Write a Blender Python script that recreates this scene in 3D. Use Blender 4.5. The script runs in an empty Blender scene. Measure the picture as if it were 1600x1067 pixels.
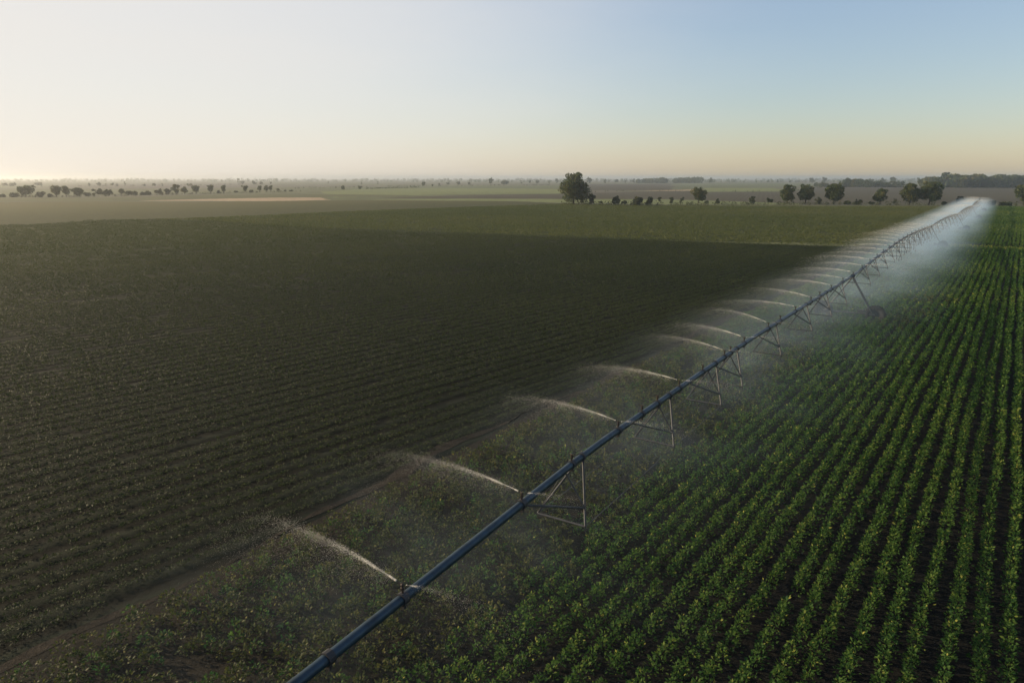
import bpy, math, random
import numpy as np
from mathutils import Vector

R = np.random.default_rng(7)
random.seed(7)
sc = bpy.context.scene
COL = sc.collection
rad = math.radians

# ------------------------------------------------------------------ survey
# A drone hovers 11.5 m over flat farmland, looking 13.4 degrees down.
F, HC, PITCH = 1067.0, 11.5, 0.234144
CP, SP = math.cos(PITCH), math.sin(PITCH)

def at(x, y, z=0.0):
    """point of the plain (height z) measured from the survey picture"""
    a, b = (x - 800) / F, (533.5 - y) / F
    X, Y, Z = a, CP + b * SP, b * CP - SP
    t = (z - HC) / Z
    return (X * t, Y * t, z)

def proj(P):
    Z = P[:, 2] - HC
    d = P[:, 1] * CP - Z * SP
    d = np.where(d < 0.5, 0.5, d)
    u = P[:, 1] * SP + Z * CP
    return 800 + F * P[:, 0] / d, 533.5 - F * u / d, P[:, 1] * CP - Z * SP

def in_view(P, m=420):
    x, y, d = proj(P)
    return (d > 1) & (x > -m) & (x < 1600 + m) & (y < 1067 + 200)

# ------------------------------------------------------------------ helpers
def tag(o, label=None, cat=None, group=None, kind=None):
    if label: o['label'] = label
    if cat: o['category'] = cat
    if group: o['group'] = group
    if kind: o['kind'] = kind
    return o

def link(o, parent=None):
    COL.objects.link(o)
    if parent is not None: o.parent = parent
    return o

def empty(name, loc, rz=0.0):
    o = bpy.data.objects.new(name, None)
    o.location = loc; o.rotation_euler = (0, 0, rz); o.empty_display_size = 0.3
    return link(o)

def np_mesh(name, V, faces, mat, tone=None, smooth=False):
    """faces: (n,k) int array of equal-sized polygons"""
    V = np.asarray(V, np.float32); faces = np.asarray(faces, np.int32)
    n, k = faces.shape
    me = bpy.data.meshes.new(name)
    me.vertices.add(len(V)); me.vertices.foreach_set('co', V.ravel())
    me.loops.add(n * k); me.loops.foreach_set('vertex_index', faces.ravel())
    me.polygons.add(n)
    me.polygons.foreach_set('loop_start', np.arange(0, n * k, k, dtype=np.int32))
    if tone is not None:
        a = me.attributes.new('tone', 'FLOAT', 'POINT')
        a.data.foreach_set('value', np.asarray(tone, np.float32))
    me.update(calc_edges=True)
    if smooth: me.polygons.foreach_set('use_smooth', np.ones(n, bool))
    for m in (mat if isinstance(mat, (list, tuple)) else [mat]): me.materials.append(m)
    return me

class MB:
    """collects tubes, boxes, lathes into ONE mesh"""
    def __init__(s): s.v = []; s.f = []; s.m = []
    def add(s, v, f, mi=0):
        o = len(s.v); s.v += [tuple(p) for p in v]
        s.f += [tuple(i + o for i in q) for q in f]; s.m += [mi] * len(f); return s
    def tube(s, pts, r, n=8, mi=0, cap=True):
        pts = [Vector(p) for p in pts]
        rs = r if isinstance(r, (list, tuple)) else [r] * len(pts)
        v = []; f = []
        ref = None
        for i, p in enumerate(pts):
            d = (pts[min(i + 1, len(pts) - 1)] - pts[max(i - 1, 0)]).normalized()
            if ref is None:
                ref = Vector((0, 0, 1)) if abs(d.z) < 0.9 else Vector((1, 0, 0))
            x = d.cross(ref).normalized(); y = x.cross(d).normalized(); ref = y
            for k in range(n):
                a = 2 * math.pi * k / n
                v.append(p + (x * math.cos(a) + y * math.sin(a)) * rs[i])
        for i in range(len(pts) - 1):
            for k in range(n):
                f.append((i * n + k, i * n + (k + 1) % n, (i + 1) * n + (k + 1) % n, (i + 1) * n + k))
        if cap:
            f.append(tuple(range(n))); f.append(tuple((len(pts) - 1) * n + k for k in range(n))[::-1])
        return s.add(v, f, mi)
    def lathe(s, c, axis, prof, n=20, mi=0):
        """prof: list of (radius, along axis)"""
        c = Vector(c); d = Vector(axis).normalized()
        ref = Vector((0, 0, 1)) if abs(d.z) < 0.9 else Vector((1, 0, 0))
        x = d.cross(ref).normalized(); y = x.cross(d)
        v = []; f = []
        for (r, h) in prof:
            for k in range(n):
                a = 2 * math.pi * k / n
                v.append(c + d * h + (x * math.cos(a) + y * math.sin(a)) * max(r, 1e-4))
        for i in range(len(prof) - 1):
            for k in range(n):
                f.append((i * n + k, i * n + (k + 1) % n, (i + 1) * n + (k + 1) % n, (i + 1) * n + k))
        return s.add(v, f, mi)
    def box(s, c, sx, sy, sz, ax=(1, 0, 0), mi=0):
        c = Vector(c); x = Vector(ax).normalized(); z = Vector((0, 0, 1)); y = z.cross(x).normalized()
        v = [c + x * (i * sx / 2) + y * (j * sy / 2) + z * (k * sz / 2) for i in (-1, 1) for j in (-1, 1) for k in (-1, 1)]
        f = [(0, 1, 3, 2), (4, 6, 7, 5), (0, 4, 5, 1), (2, 3, 7, 6), (0, 2, 6, 4), (1, 5, 7, 3)]
        return s.add(v, f, mi)
    def mesh(s, name, mat, smooth=False):
        me = bpy.data.meshes.new(name)
        me.from_pydata(s.v, [], s.f)
        for m in (mat if isinstance(mat, (list, tuple)) else [mat]): me.materials.append(m)
        me.polygons.foreach_set('material_index', s.m)
        if smooth: me.polygons.foreach_set('use_smooth', [True] * len(s.f))
        me.update(); return me
    def build(s, name, mat, parent=None, smooth=False):
        return link(bpy.data.objects.new(name, s.mesh(name, mat, smooth)), parent)

# ------------------------------------------------------------------ materials
def new_mat(name):
    m = bpy.data.materials.new(name); m.use_nodes = True
    nt = m.node_tree; nt.nodes.clear()
    out = nt.nodes.new('ShaderNodeOutputMaterial')
    return m, nt, out

def N(nt, t, **kw):
    n = nt.nodes.new(t)
    for k, v in kw.items():
        if k in n.inputs: n.inputs[k].default_value = v
        else: setattr(n, k, v)
    return n

def ramp(nt, stops):
    r = nt.nodes.new('ShaderNodeValToRGB'); e = r.color_ramp.elements
    while len(e) > 1: e.remove(e[-1])
    e[0].position = stops[0][0]; e[0].color = (*stops[0][1], 1)
    for p, c in stops[1:]:
        q = e.new(p); q.color = (*c, 1)
    return r

def leaf_mat(name, stops, trans=0.35, rough=0.55, spec=0.3):
    m, nt, out = new_mat(name); L = nt.links
    at_ = N(nt, 'ShaderNodeAttribute', attribute_name='tone')
    r = ramp(nt, stops); L.new(at_.outputs['Fac'], r.inputs[0])
    p = N(nt, 'ShaderNodeBsdfPrincipled', Roughness=rough)
    p.inputs['Specular IOR Level'].default_value = spec
    L.new(r.outputs[0], p.inputs['Base Color'])
    t = N(nt, 'ShaderNodeBsdfTranslucent'); L.new(r.outputs[0], t.inputs[0])
    mx = N(nt, 'ShaderNodeMixShader'); mx.inputs[0].default_value = trans
    L.new(p.outputs[0], mx.inputs[1]); L.new(t.outputs[0], mx.inputs[2])
    L.new(mx.outputs[0], out.inputs[0])
    return m

def ground_mat(name, c1, c2, c3=None, scale=0.05, rows=None, fine=1.2, bump=0.25, rowdark=0.5, patch=0.01, fade=None):
    """mottled earth or crop colour with faint crop rows; rows = (heading in degrees, spacing)"""
    m, nt, out = new_mat(name); L = nt.links
    g = N(nt, 'ShaderNodeNewGeometry')
    n1 = N(nt, 'ShaderNodeTexNoise', Scale=scale, Detail=6.0, Roughness=0.6); L.new(g.outputs['Position'], n1.inputs['Vector'])
    n2 = N(nt, 'ShaderNodeTexNoise', Scale=fine, Detail=6.0, Roughness=0.7); L.new(g.outputs['Position'], n2.inputs['Vector'])
    n3 = N(nt, 'ShaderNodeTexNoise', Scale=patch, Detail=3.0); L.new(g.outputs['Position'], n3.inputs['Vector'])
    r1 = ramp(nt, [(0.3, c1), (0.7, c2)]); L.new(n1.outputs[0], r1.inputs[0])
    col = r1.outputs[0]
    if c3:
        r3 = ramp(nt, [(0.45, (0, 0, 0)), (0.6, (1, 1, 1))]); L.new(n3.outputs[0], r3.inputs[0])
        mx = N(nt, 'ShaderNodeMix', data_type='RGBA'); L.new(r3.outputs[0], mx.inputs[0])
        L.new(col, mx.inputs[6]); mx.inputs[7].default_value = (*c3, 1); col = mx.outputs[2]
    r2 = ramp(nt, [(0.3, (0.6, 0.6, 0.6)), (0.7, (1.3, 1.3, 1.3))]); L.new(n2.outputs[0], r2.inputs[0])
    mm = N(nt, 'ShaderNodeMix', data_type='RGBA', blend_type='MULTIPLY'); mm.inputs[0].default_value = 1
    L.new(col, mm.inputs[6]); L.new(r2.outputs[0], mm.inputs[7]); col = mm.outputs[2]
    h = n2.outputs[0]
    if rows:
        hd, sp = rows
        mp = N(nt, 'ShaderNodeMapping'); mp.inputs['Rotation'].default_value = (0, 0, rad(hd))
        L.new(g.outputs['Position'], mp.inputs[0])
        w = N(nt, 'ShaderNodeTexWave', Scale=2 * math.pi / (sp * 20) , Distortion=1.2, Detail=2.0); w.inputs['Phase Offset'].default_value = math.pi
        w.inputs['Detail Scale'].default_value = 0.8
        L.new(mp.outputs[0], w.inputs[0])
        rw = ramp(nt, [(0.2, (1 - rowdark,) * 3), (0.8, (1 + rowdark * .5,) * 3)]); L.new(w.outputs[1], rw.inputs[0])
        m2 = N(nt, 'ShaderNodeMix', data_type='RGBA', blend_type='MULTIPLY'); m2.inputs[0].default_value = 1
        L.new(col, m2.inputs[6]); L.new(rw.outputs[0], m2.inputs[7]); col = m2.outputs[2]
        ad = N(nt, 'ShaderNodeMath', operation='ADD'); L.new(w.outputs[1], ad.inputs[0]); L.new(n2.outputs[0], ad.inputs[1]); h = ad.outputs[0]
    if fade:                                                        # blends to a second colour towards one side of the field
        sx = N(nt, 'ShaderNodeVectorMath', operation='DOT_PRODUCT'); sx.inputs[1].default_value = (-.5, .5, 0); L.new(g.outputs['Position'], sx.inputs[0])
        fm = N(nt, 'ShaderNodeMapRange'); fm.interpolation_type = 'SMOOTHSTEP'
        fm.inputs['From Min'].default_value = fade[0]; fm.inputs['From Max'].default_value = fade[1]; L.new(sx.outputs['Value'], fm.inputs[0])
        fx = N(nt, 'ShaderNodeMix', data_type='RGBA'); L.new(fm.outputs[0], fx.inputs[0]); L.new(col, fx.inputs[6]); fx.inputs[7].default_value = (*fade[2], 1); col = fx.outputs[2]
    p = N(nt, 'ShaderNodeBsdfPrincipled', Roughness=0.95); p.inputs['Specular IOR Level'].default_value = 0.1
    L.new(col, p.inputs['Base Color'])
    b = N(nt, 'ShaderNodeBump', Strength=bump, Distance=0.15); L.new(h, b.inputs['Height']); L.new(b.outputs[0], p.inputs['Normal'])
    L.new(p.outputs[0], out.inputs[0])
    return m

def metal_mat(name, c, metallic, rough, stain=(0.5, 0.5, 0.5), sc_=3.0):
    m, nt, out = new_mat(name); L = nt.links
    tc = N(nt, 'ShaderNodeTexCoord')
    n1 = N(nt, 'ShaderNodeTexNoise', Scale=sc_, Detail=6.0, Roughness=0.7); L.new(tc.outputs['Object'], n1.inputs['Vector'])
    r = ramp(nt, [(0.35, tuple(a * b for a, b in zip(c, stain))), (0.62, c)]); L.new(n1.outputs[0], r.inputs[0])
    p = N(nt, 'ShaderNodeBsdfPrincipled', Metallic=metallic, Roughness=rough); L.new(r.outputs[0], p.inputs['Base Color'])
    rr = N(nt, 'ShaderNodeMapRange'); rr.inputs['To Min'].default_value = rough + 0.15; rr.inputs['To Max'].default_value = rough - 0.08
    L.new(n1.outputs[0], rr.inputs[0]); L.new(rr.outputs[0], p.inputs['Roughness'])
    L.new(p.outputs[0], out.inputs[0]); return m

M = {}
M['leaf'] = leaf_mat('crop_leaf', [(0.0, (.010, .033, .014)), (.4, (.024, .068, .018)), (.72, (.078, .138, .026)), (1., (.28, .28, .06))], .45, .65, .12)
M['strip_leaf'] = leaf_mat('strip_leaf', [(0.0, (.014, .027, .009)), (.5, (.038, .054, .013)), (1., (.15, .135, .035))], .4, .6, .15)
M['seedling'] = leaf_mat('seedling_leaf', [(0.0, (.013, .025, .009)), (.5, (.026, .042, .011)), (1., (.072, .085, .022))], .35, .6, .2)
M['green_leaf'] = leaf_mat('green_crop_leaf', [(0.0, (.05, .065, .02)), (.5, (.08, .10, .028)), (1., (.13, .13, .04))], .35, .6, .2)
M['crown'] = leaf_mat('tree_leaf', [(0.0, (.030, .055, .022)), (.5, (.070, .092, .028)), (1., (.19, .15, .045))], .35, .6, .2)
M['crown2'] = leaf_mat('bush_leaf', [(0.0, (.030, .046, .02)), (.6, (.062, .074, .029)), (1., (.13, .115, .042))], .25, .6, .2)
M['bark'] = ground_mat('bark', (.05, .04, .03), (.09, .07, .055), scale=2., fine=8., bump=.4)
M['pipe'] = metal_mat('blue_steel_pipe', (.020, .044, .064), .4, .40, (.50, .50, .48), 3.5)
M['steel'] = metal_mat('galvanised_steel', (.046, .050, .055), .35, .55, (.6, .58, .55), 4.)
M['brass'] = metal_mat('brown_brass', (.05, .036, .027), .5, .5)
M['rubber'] = metal_mat('tyre_rubber', (.012, .012, .014), 0, .9)
M['hose'] = metal_mat('black_hose', (.02, .02, .022), 0, .6)
M['rim'] = metal_mat('wheel_rim', (.014, .015, .017), 0, .85)

def water_mat():
    m, nt, out = new_mat('water_drops'); L = nt.links
    d = N(nt, 'ShaderNodeBsdfDiffuse', Color=(.95, .93, .88, 1))
    t = N(nt, 'ShaderNodeBsdfTranslucent', Color=(1., .97, .90, 1))
    mx = N(nt, 'ShaderNodeMixShader'); mx.inputs[0].default_value = .5
    L.new(d.outputs[0], mx.inputs[1]); L.new(t.outputs[0], mx.inputs[2]); L.new(mx.outputs[0], out.inputs[0])
    return m
M['water'] = water_mat()

# ------------------------------------------------------------------ world, sun, camera
SUN_AZ, SUN_EL = -72.0, 18.0          # degrees from the view heading (negative = left), elevation
w = bpy.data.worlds.new("World"); sc.world = w; w.use_nodes = True
nt = w.node_tree; bg = nt.nodes['Background']
sky = nt.nodes.new('ShaderNodeTexSky'); sky.sky_type = 'NISHITA'
sky.sun_disc = False; sky.sun_elevation = rad(SUN_EL); sky.sun_rotation = rad(SUN_AZ)
sky.altitude = 0; sky.air_density = 1.38; sky.dust_density = 0.4; sky.ozone_density = 3.6
hs = nt.nodes.new('ShaderNodeHueSaturation'); hs.inputs['Saturation'].default_value = 1.0
tint = nt.nodes.new('ShaderNodeMix'); tint.data_type = 'RGBA'; tint.blend_type = 'MULTIPLY'; tint.inputs[0].default_value = 1
tint.inputs[7].default_value = (.99, .965, 1.07, 1)
nt.links.new(sky.outputs[0], hs.inputs['Color']); nt.links.new(hs.outputs[0], tint.inputs[6])
# thin high cloud veil, thickest towards the sun
wc_ = nt.nodes.new('ShaderNodeTexCoord')
vd = Vector((math.sin(rad(-50)) * math.cos(rad(13)), math.cos(rad(-50)) * math.cos(rad(13)), math.sin(rad(13))))
dp = nt.nodes.new('ShaderNodeVectorMath'); dp.operation = 'DOT_PRODUCT'; dp.inputs[1].default_value = vd
nt.links.new(wc_.outputs['Generated'], dp.inputs[0])
wm_ = nt.nodes.new('ShaderNodeMapping'); wm_.inputs['Scale'].default_value = (2.2, 2.2, 9.); nt.links.new(wc_.outputs['Generated'], wm_.inputs[0])
wn = nt.nodes.new('ShaderNodeTexNoise'); wn.inputs['Scale'].default_value = 1.6; wn.inputs['Detail'].default_value = 5; nt.links.new(wm_.outputs[0], wn.inputs['Vector'])
wa = nt.nodes.new('ShaderNodeMath'); wa.operation = 'MULTIPLY_ADD'; wa.inputs[1].default_value = .16; nt.links.new(wn.outputs[0], wa.inputs[0]); nt.links.new(dp.outputs['Value'], wa.inputs[2])
wr = nt.nodes.new('ShaderNodeMapRange'); wr.interpolation_type = 'SMOOTHSTEP'
for k_, v_ in (('From Min', .38), ('From Max', 1.12), ('To Min', .14), ('To Max', .92)): wr.inputs[k_].default_value = v_
nt.links.new(wa.outputs[0], wr.inputs[0])
vm = nt.nodes.new('ShaderNodeMix'); vm.data_type = 'RGBA'; vm.inputs[7].default_value = (5.70, 5.38, 5.0, 1)
nt.links.new(wr.outputs[0], vm.inputs[0]); nt.links.new(tint.outputs[2], vm.inputs[6]); nt.links.new(vm.outputs[2], bg.inputs[0])
bg.inputs[1].default_value = 0.105

sd = bpy.data.lights.new('sun', 'SUN'); sd.energy = 5.0; sd.angle = rad(0.6); sd.color = (1.0, .79, .52)
so = link(bpy.data.objects.new('sun', sd))
sv = Vector((math.sin(rad(SUN_AZ)) * math.cos(rad(SUN_EL)), math.cos(rad(SUN_AZ)) * math.cos(rad(SUN_EL)), math.sin(rad(SUN_EL))))
so.rotation_euler = sv.to_track_quat('Z', 'Y').to_euler()
so.location = (-60, 40, 60)

cd = bpy.data.cameras.new('camera'); cd.sensor_width = 36; cd.lens = 36 * F / 1600
cd.clip_start = 0.1; cd.clip_end = 40000
co = link(bpy.data.objects.new('camera', cd)); co.location = (0, 0, HC)
co.rotation_euler = (math.pi / 2 - PITCH, 0, 0)
sc.camera = co
sc.view_settings.view_transform = 'Standard'; sc.view_settings.look = 'None'
sc.view_settings.exposure = 0.52; sc.view_settings.gamma = 1.0
sc.cycles.use_denoising = True
sc.cycles.volume_bounces = 1
sc.cycles.volume_max_steps = 256
sc.cycles.max_bounces = 6; sc.cycles.transparent_max_bounces = 8

# ------------------------------------------------------------------ ground and fields
def sheet(name, pts, z, mat, label=None, sub=1):
    me = bpy.data.meshes.new(name); rr = random.Random(len(pts) * 7 + int(z * 1000))
    q = []
    for a_, b_ in zip(pts, list(pts[1:]) + [pts[0]]):
        n_ = 1 if name in ('ground', 'dark_field', 'crop_field') else 14
        for k in range(n_):
            f_ = k / n_; x_, y_ = a_[0] + (b_[0] - a_[0]) * f_, a_[1] + (b_[1] - a_[1]) * f_
            j = 0 if k == 0 else .004 * math.hypot(x_, y_)
            q.append((x_ + rr.uniform(-j, j), y_ + rr.uniform(-j, j), z))
    me.from_pydata(q, [], [tuple(range(len(q)))])
    me.update()
    if me.polygons[0].normal.z < 0: me.flip_normals()
    me.materials.append(mat)
    o = link(bpy.data.objects.new(name, me)); tag(o, label, None, None, 'structure'); return o

def px(*q): return [at(*p) for p in q]

M['plain'] = ground_mat('plain', (.085, .10, .045), (.13, .13, .065), (.11, .095, .075), scale=.004, fine=.05, patch=.0025, bump=0)
M['dark_soil'] = ground_mat('dark_field_soil', (.006, .0088, .0052), (.0115, .0145, .0082), scale=.03, fine=2.5, rows=(43.5, 1.12), bump=.35, rowdark=.6, fade=(30, 150, (.058, .064, .022)))
M['wet_soil'] = ground_mat('wet_crop_soil', (.008, .009, .008), (.014, .013, .011), scale=.2, fine=3., bump=.5)
M['strip_soil'] = ground_mat('strip_soil', (.011, .0105, .0075), (.024, .019, .013), scale=.5, fine=3., bump=.5)
M['track'] = ground_mat('bare_track', (.017, .0145, .0105), (.034, .027, .019), scale=.8, fine=4., bump=.8)
M['green'] = ground_mat('green_crop', (.030, .040, .014), (.050, .060, .020), scale=.02, fine=.8, rows=(43.5, 1.0), bump=.3)
M['brown'] = ground_mat('brown_plough', (.046, .051, .017), (.064, .066, .022), scale=.01, fine=.4, rows=(47., 2.2), bump=.3, rowdark=.2, fade=(150, 275, (.092, .084, .030)))
M['brown2'] = ground_mat('ploughed_field', (.056, .051, .031), (.080, .071, .043), scale=.01, fine=.3, rows=(20., 3.), bump=.3, rowdark=.15)
M['tan'] = ground_mat('stubble', (.32, .24, .15), (.40, .30, .19), scale=.02, fine=.4, bump=.2)
M['lime'] = ground_mat('pale_green_crop', (.13, .15, .06), (.17, .19, .075), scale=.01, fine=.2, bump=.1)
M['olive'] = ground_mat('olive_grass', (.075, .082, .035), (.11, .11, .045), scale=.05, fine=.6, bump=.3)
M['far'] = ground_mat('far_field', (.09, .105, .05), (.12, .13, .065), scale=.006, fine=.1, bump=0)

G = 9000
sheet('ground', [(-G, -60), (G, -60), (G, G), (-G, G)], -0.02, M['plain'])
HD = rad(36.1); D = np.array((math.sin(HD), math.cos(HD))); NR = np.array((math.cos(HD), -math.sin(HD)))
def us(u, s): return (NR[0] * u + D[0] * s, NR[1] * u + D[1] * s)
UB = -18.2

edge = [at(-330, 363), at(0, 353.4), at(236, 344.6), at(330, 346.5), at(400, 352.4), at(470, 357), at(1000, 375), at(1330, 386)]
eb = np.array(edge)[:, :2]
def edge_y(x): return np.interp(x, eb[:, 0], eb[:, 1])
sheet('dark_field', [us(UB, -40), us(UB, 148)] + [(p[0], p[1]) for p in edge[::-1]] + [(-190, 20), (-60, -40)], 0.0, M['dark_soil'])
gf = px((-330, 362), (0, 353), (236, 344), (330, 340.5), (540, 331), (700, 325), (880, 319), (1000, 321.2), (1250, 323), (1475, 323))
sheet('green_field', [(p[0], p[1]) for p in edge[:-1]] + [us(UB, 140), us(UB, 300)] + gf[::-1], 0.02, M['green'])
sheet('brown_field', px((-60, 317), (150, 315), (280, 316.5), (420, 315), (512, 313.6), (620, 312), (800, 315), (878, 318.4), (700, 325), (540, 331), (330, 340.5), (236, 344), (0, 353), (-330, 362)), 0.03, M['brown'])
sheet('crop_field', [us(UB, -40), us(140, -40), us(170, 355), us(UB, 300)], 0.01, M['wet_soil'])
sheet('stubble_field', px((215, 314.2), (290, 312), (420, 309.3), (500, 309), (515, 313), (420, 314.6)), 0.05, M['tan'])
sheet('grass_strip', px((-20, 310), (120, 309), (200, 308), (330, 305), (480, 303.5), (640, 305), (640, 308), (500, 308), (420, 308.6), (290, 311), (215, 313), (-20, 315.5)), 0.04, M['olive'])
sheet('far_field', px((500, 300), (560, 296), (700, 294), (890, 296), (890, 303), (700, 304), (520, 309)), 0.03, M['lime'])
sheet('far_field', px((430, 297), (640, 291.5), (880, 290), (1050, 288.4), (1050, 291), (880, 294), (640, 296)), 0.02, M['far'])
sheet('ploughed_field', px((600, 309.5), (700, 306), (890, 302.6), (1055, 298.6), (1100, 300), (1220, 300.2), (1280, 293.6), (1700, 293.4), (1700, 319), (1250, 318), (1060, 311.5), (890, 311)), 0.05, M['brown2'])
sheet('far_field', px((560, 313), (700, 311.4), (890, 311.6), (1040, 312), (1250, 318.6), (1250, 320.4), (1000, 319.6), (880, 317.6), (800, 314.6)), 0.06, M['lime'])
sheet('pasture', px((1100, 294.2), (1212, 294), (1225, 299), (1105, 300.4)), 0.07, M['lime'])
sheet('far_field', px((1060, 287), (1270, 286.4), (1276, 292), (1060, 293.6)), 0.04, M['far'])
sheet('far_field', px((880, 288), (1050, 287.4), (1050, 297), (990, 298), (880, 297)), 0.03, M['brown2'])
sheet('stubble_field', px((980, 298.4), (1100, 296.6), (1100, 298.2), (1060, 298.6)), 0.09, M['tan'])
sheet('grass_verge', px((880, 318.8), (1000, 320.4), (1250, 321.2), (1720, 323), (1720, 327), (1480, 325), (1250, 323.6), (1000, 321.8), (890, 320)), 0.08, M['olive'])
sheet('strip_field', [us(UB, -40), us(-10.2, -40), us(-12.2, 120), us(UB, 120)], .014, M['strip_soil'])
# worn bare edge between the two crops
vv = []; ff = []
for i, s in enumerate(np.arange(-20, 150, 1.0)):
    c = UB - .3 + .35 * math.sin(s * .21) + .2 * math.sin(s * .83); wd = .16 + .16 * math.sin(s * .37 + 1) + R.uniform(-.12, .12)
    for k in (-1, 1):
        p = us(c + k * wd, s); vv.append((p[0], p[1], .022))
    if i: ff.append((2 * i - 2, 2 * i - 1, 2 * i + 1, 2 * i))
tr = link(bpy.data.objects.new('path', np_mesh('path', vv, ff, M['track']))); tag(tr, None, None, None, 'structure')

# ------------------------------------------------------------------ crops (nobody could count them)
def unit(a): return a / np.maximum(np.linalg.norm(a, axis=1, keepdims=True), 1e-6)

def leaf_quads(C, A, Wd, ln, wd, tone):
    """diamond leaves: base C, along A, across Wd"""
    n = len(C); ln = ln[:, None]; wd = wd[:, None]
    V = np.empty((n, 4, 3), np.float32)
    V[:, 0] = C; V[:, 1] = C + A * ln * .5 + Wd * wd * .5; V[:, 2] = C + A * ln; V[:, 3] = C + A * ln * .5 - Wd * wd * .5
    return V.reshape(-1, 3), np.repeat(tone, 4)

def foliage(P, n, hgt, rx, size, tone0, upright=.5, aspect=.55):
    """n leaves round each plant foot P; hgt, rx per plant"""
    k = len(P); idx = np.repeat(np.arange(k), n); m = len(idx)
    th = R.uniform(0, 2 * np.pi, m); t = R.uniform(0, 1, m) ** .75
    rr = R.uniform(.15, 1, m) ** .6 * rx[idx] * np.clip(1.12 - .85 * t, 0, 1)
    C = P[idx].copy(); C[:, 0] += np.cos(th) * rr; C[:, 1] += np.sin(th) * rr; C[:, 2] += .03 + t * hgt[idx] * .85
    A = np.stack([np.cos(th), np.sin(th), R.normal(upright, .5, m)], 1) + R.normal(0, .35, (m, 3)); A = unit(A)
    Wd = unit(np.cross(A, R.normal(0, 1, (m, 3)) * .6 + np.array((0, 0, 1.))))
    ln = size * R.uniform(.65, 1.35, m); wd = ln * aspect * R.uniform(.8, 1.25, m)
    tone = np.clip(tone0[idx] * .55 + .35 * R.uniform(0, 1, m) + .15 * t + .45 * (R.uniform(0, 1, m) < (.025 if size < .12 else .004)), 0, 1)  # rare leaves toned paler: wet glints put into the leaf colour
    return leaf_quads(C, A, Wd, ln, wd, tone)

def vnoise(x, y, s, seed):
    """smooth value noise"""
    g = np.random.default_rng(seed).uniform(0, 1, (256, 256))
    x = x / s + 1000; y = y / s + 1000
    xi = np.floor(x).astype(int); yi = np.floor(y).astype(int); fx = x - xi; fy = y - yi
    fx = fx * fx * (3 - 2 * fx); fy = fy * fy * (3 - 2 * fy)
    a = g[xi % 256, yi % 256]; b = g[(xi + 1) % 256, yi % 256]; c = g[xi % 256, (yi + 1) % 256]; d = g[(xi + 1) % 256, (yi + 1) % 256]
    return (a * (1 - fx) + b * fx) * (1 - fy) + (c * (1 - fx) + d * fx) * fy

def row_points(hd, sp, u0, u1, s0, s1, step, ju=.03, js=.12):
    h = rad(hd); d = np.array((math.sin(h), math.cos(h))); n = np.array((math.cos(h), -math.sin(h)))
    u, s = np.meshgrid(np.arange(u0, u1, sp), np.arange(s0, s1, step))
    u = u.ravel(); s = s.ravel()
    s = s + R.normal(0, js, len(s)); u = u + R.normal(0, ju, len(u)) + .05 * np.sin(s * .35 + u * 3)
    P = np.zeros((len(u), 3)); P[:, 0] = n[0] * u + d[0] * s; P[:, 1] = n[1] * u + d[1] * s
    return P, u, s

def build_crop(name, mat, packs, label, cat):
    V = np.concatenate([p[0] for p in packs]); T = np.concatenate([p[1] for p in packs])
    me = np_mesh(name, V, np.arange(len(V)).reshape(-1, 4), mat, T)
    o = link(bpy.data.objects.new(name, me)); tag(o, label, cat, None, 'stuff')
    print(name, len(V) // 4); return o

# --- tall leafy rows right of and under the pipe
HLs = lambda u: np.interp(u, [-22, 2, 12], [136, 140.5, 138.])          # headland across the rows
bands = [(0, 24, .22, 48, .085), (24, 38, .24, 34, .105), (38, 62, .28, 22, .14), (62, 100, .32, 16, .18), (100, 180, .4, 12, .22), (180, 345, .5, 9, .28)]
packs = []; packs2 = []
for (d0, d1, step, nl, size) in bands:
    P, u, s = row_points(36.1, .62, UB + .9, 150, -5, 352, step)
    ds = np.hypot(P[:, 0], P[:, 1]); k = in_view(P) & (ds >= d0) & (ds < d1); P, u, s, ds = P[k], u[k], s[k], ds[k]
    wild = np.clip((-8.6 - u) / 2.2, 0, 1) * np.clip((80 - s) / 40, .5, 1)            # strip under the pipe: rows grown together
    P[:, :2] += NR * (R.uniform(-.36, .36, len(P)) * wild)[:, None]
    v = vnoise(P[:, 0], P[:, 1], 1.1, 4); v2 = vnoise(P[:, 0], P[:, 1], 7., 5); v3 = vnoise(P[:, 0], P[:, 1], 26., 6)
    head = np.abs(s - 139.5) < 2.4
    keep = (np.abs(s - 144.4) > 1.9) & (v > .05 + .10 * wild) | head
    P[head, :2] += R.uniform(-.5, .5, (head.sum(), 2))
    P, u, s, ds, v, v2, v3, wild, head = (a[keep] for a in (P, u, s, ds, v, v2, v3, wild, head))
    hg = (.46 + .26 * v + .10 * v2) * np.where(head, .8, 1) * (1 - .35 * wild)
    rx = (.185 + .05 * v) * (1 + .35 * wild) * (1 - .2 * np.clip((ds - 60) / 60, 0, 1))
    tone = np.clip(.34 + .5 * v2 * .5 + .5 * (v3 - .3) * .4 + .15 * R.uniform(-1, 1, len(v)) + .5 * head + .12 * (s > 143), 0, 1)
    sick = np.zeros(len(P))                                             # yellowing plants round the wheel track
    for (cx_, cy_, rr_) in ((31.4, 54.0, 2.2), (34.5, 57.5, 2.0), (39.0, 63.5, 2.6), (29.5, 51.5, 1.5)):
        sick = np.maximum(sick, np.clip(1.25 - np.hypot(P[:, 0] - cx_, P[:, 1] - cy_) / rr_, 0, 1))
    wk = np.maximum(wild, sick * .85) < R.uniform(.1, 1.2, len(wild))
    for g_, m_ in ((packs, wk), (packs2, ~wk)):
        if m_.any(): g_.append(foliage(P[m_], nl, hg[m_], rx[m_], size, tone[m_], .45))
build_crop('strip_crop', M['strip_leaf'], packs2, 'sparse olive brown leafy crop strip between the dark field and the irrigation pipe', 'crop')
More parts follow.
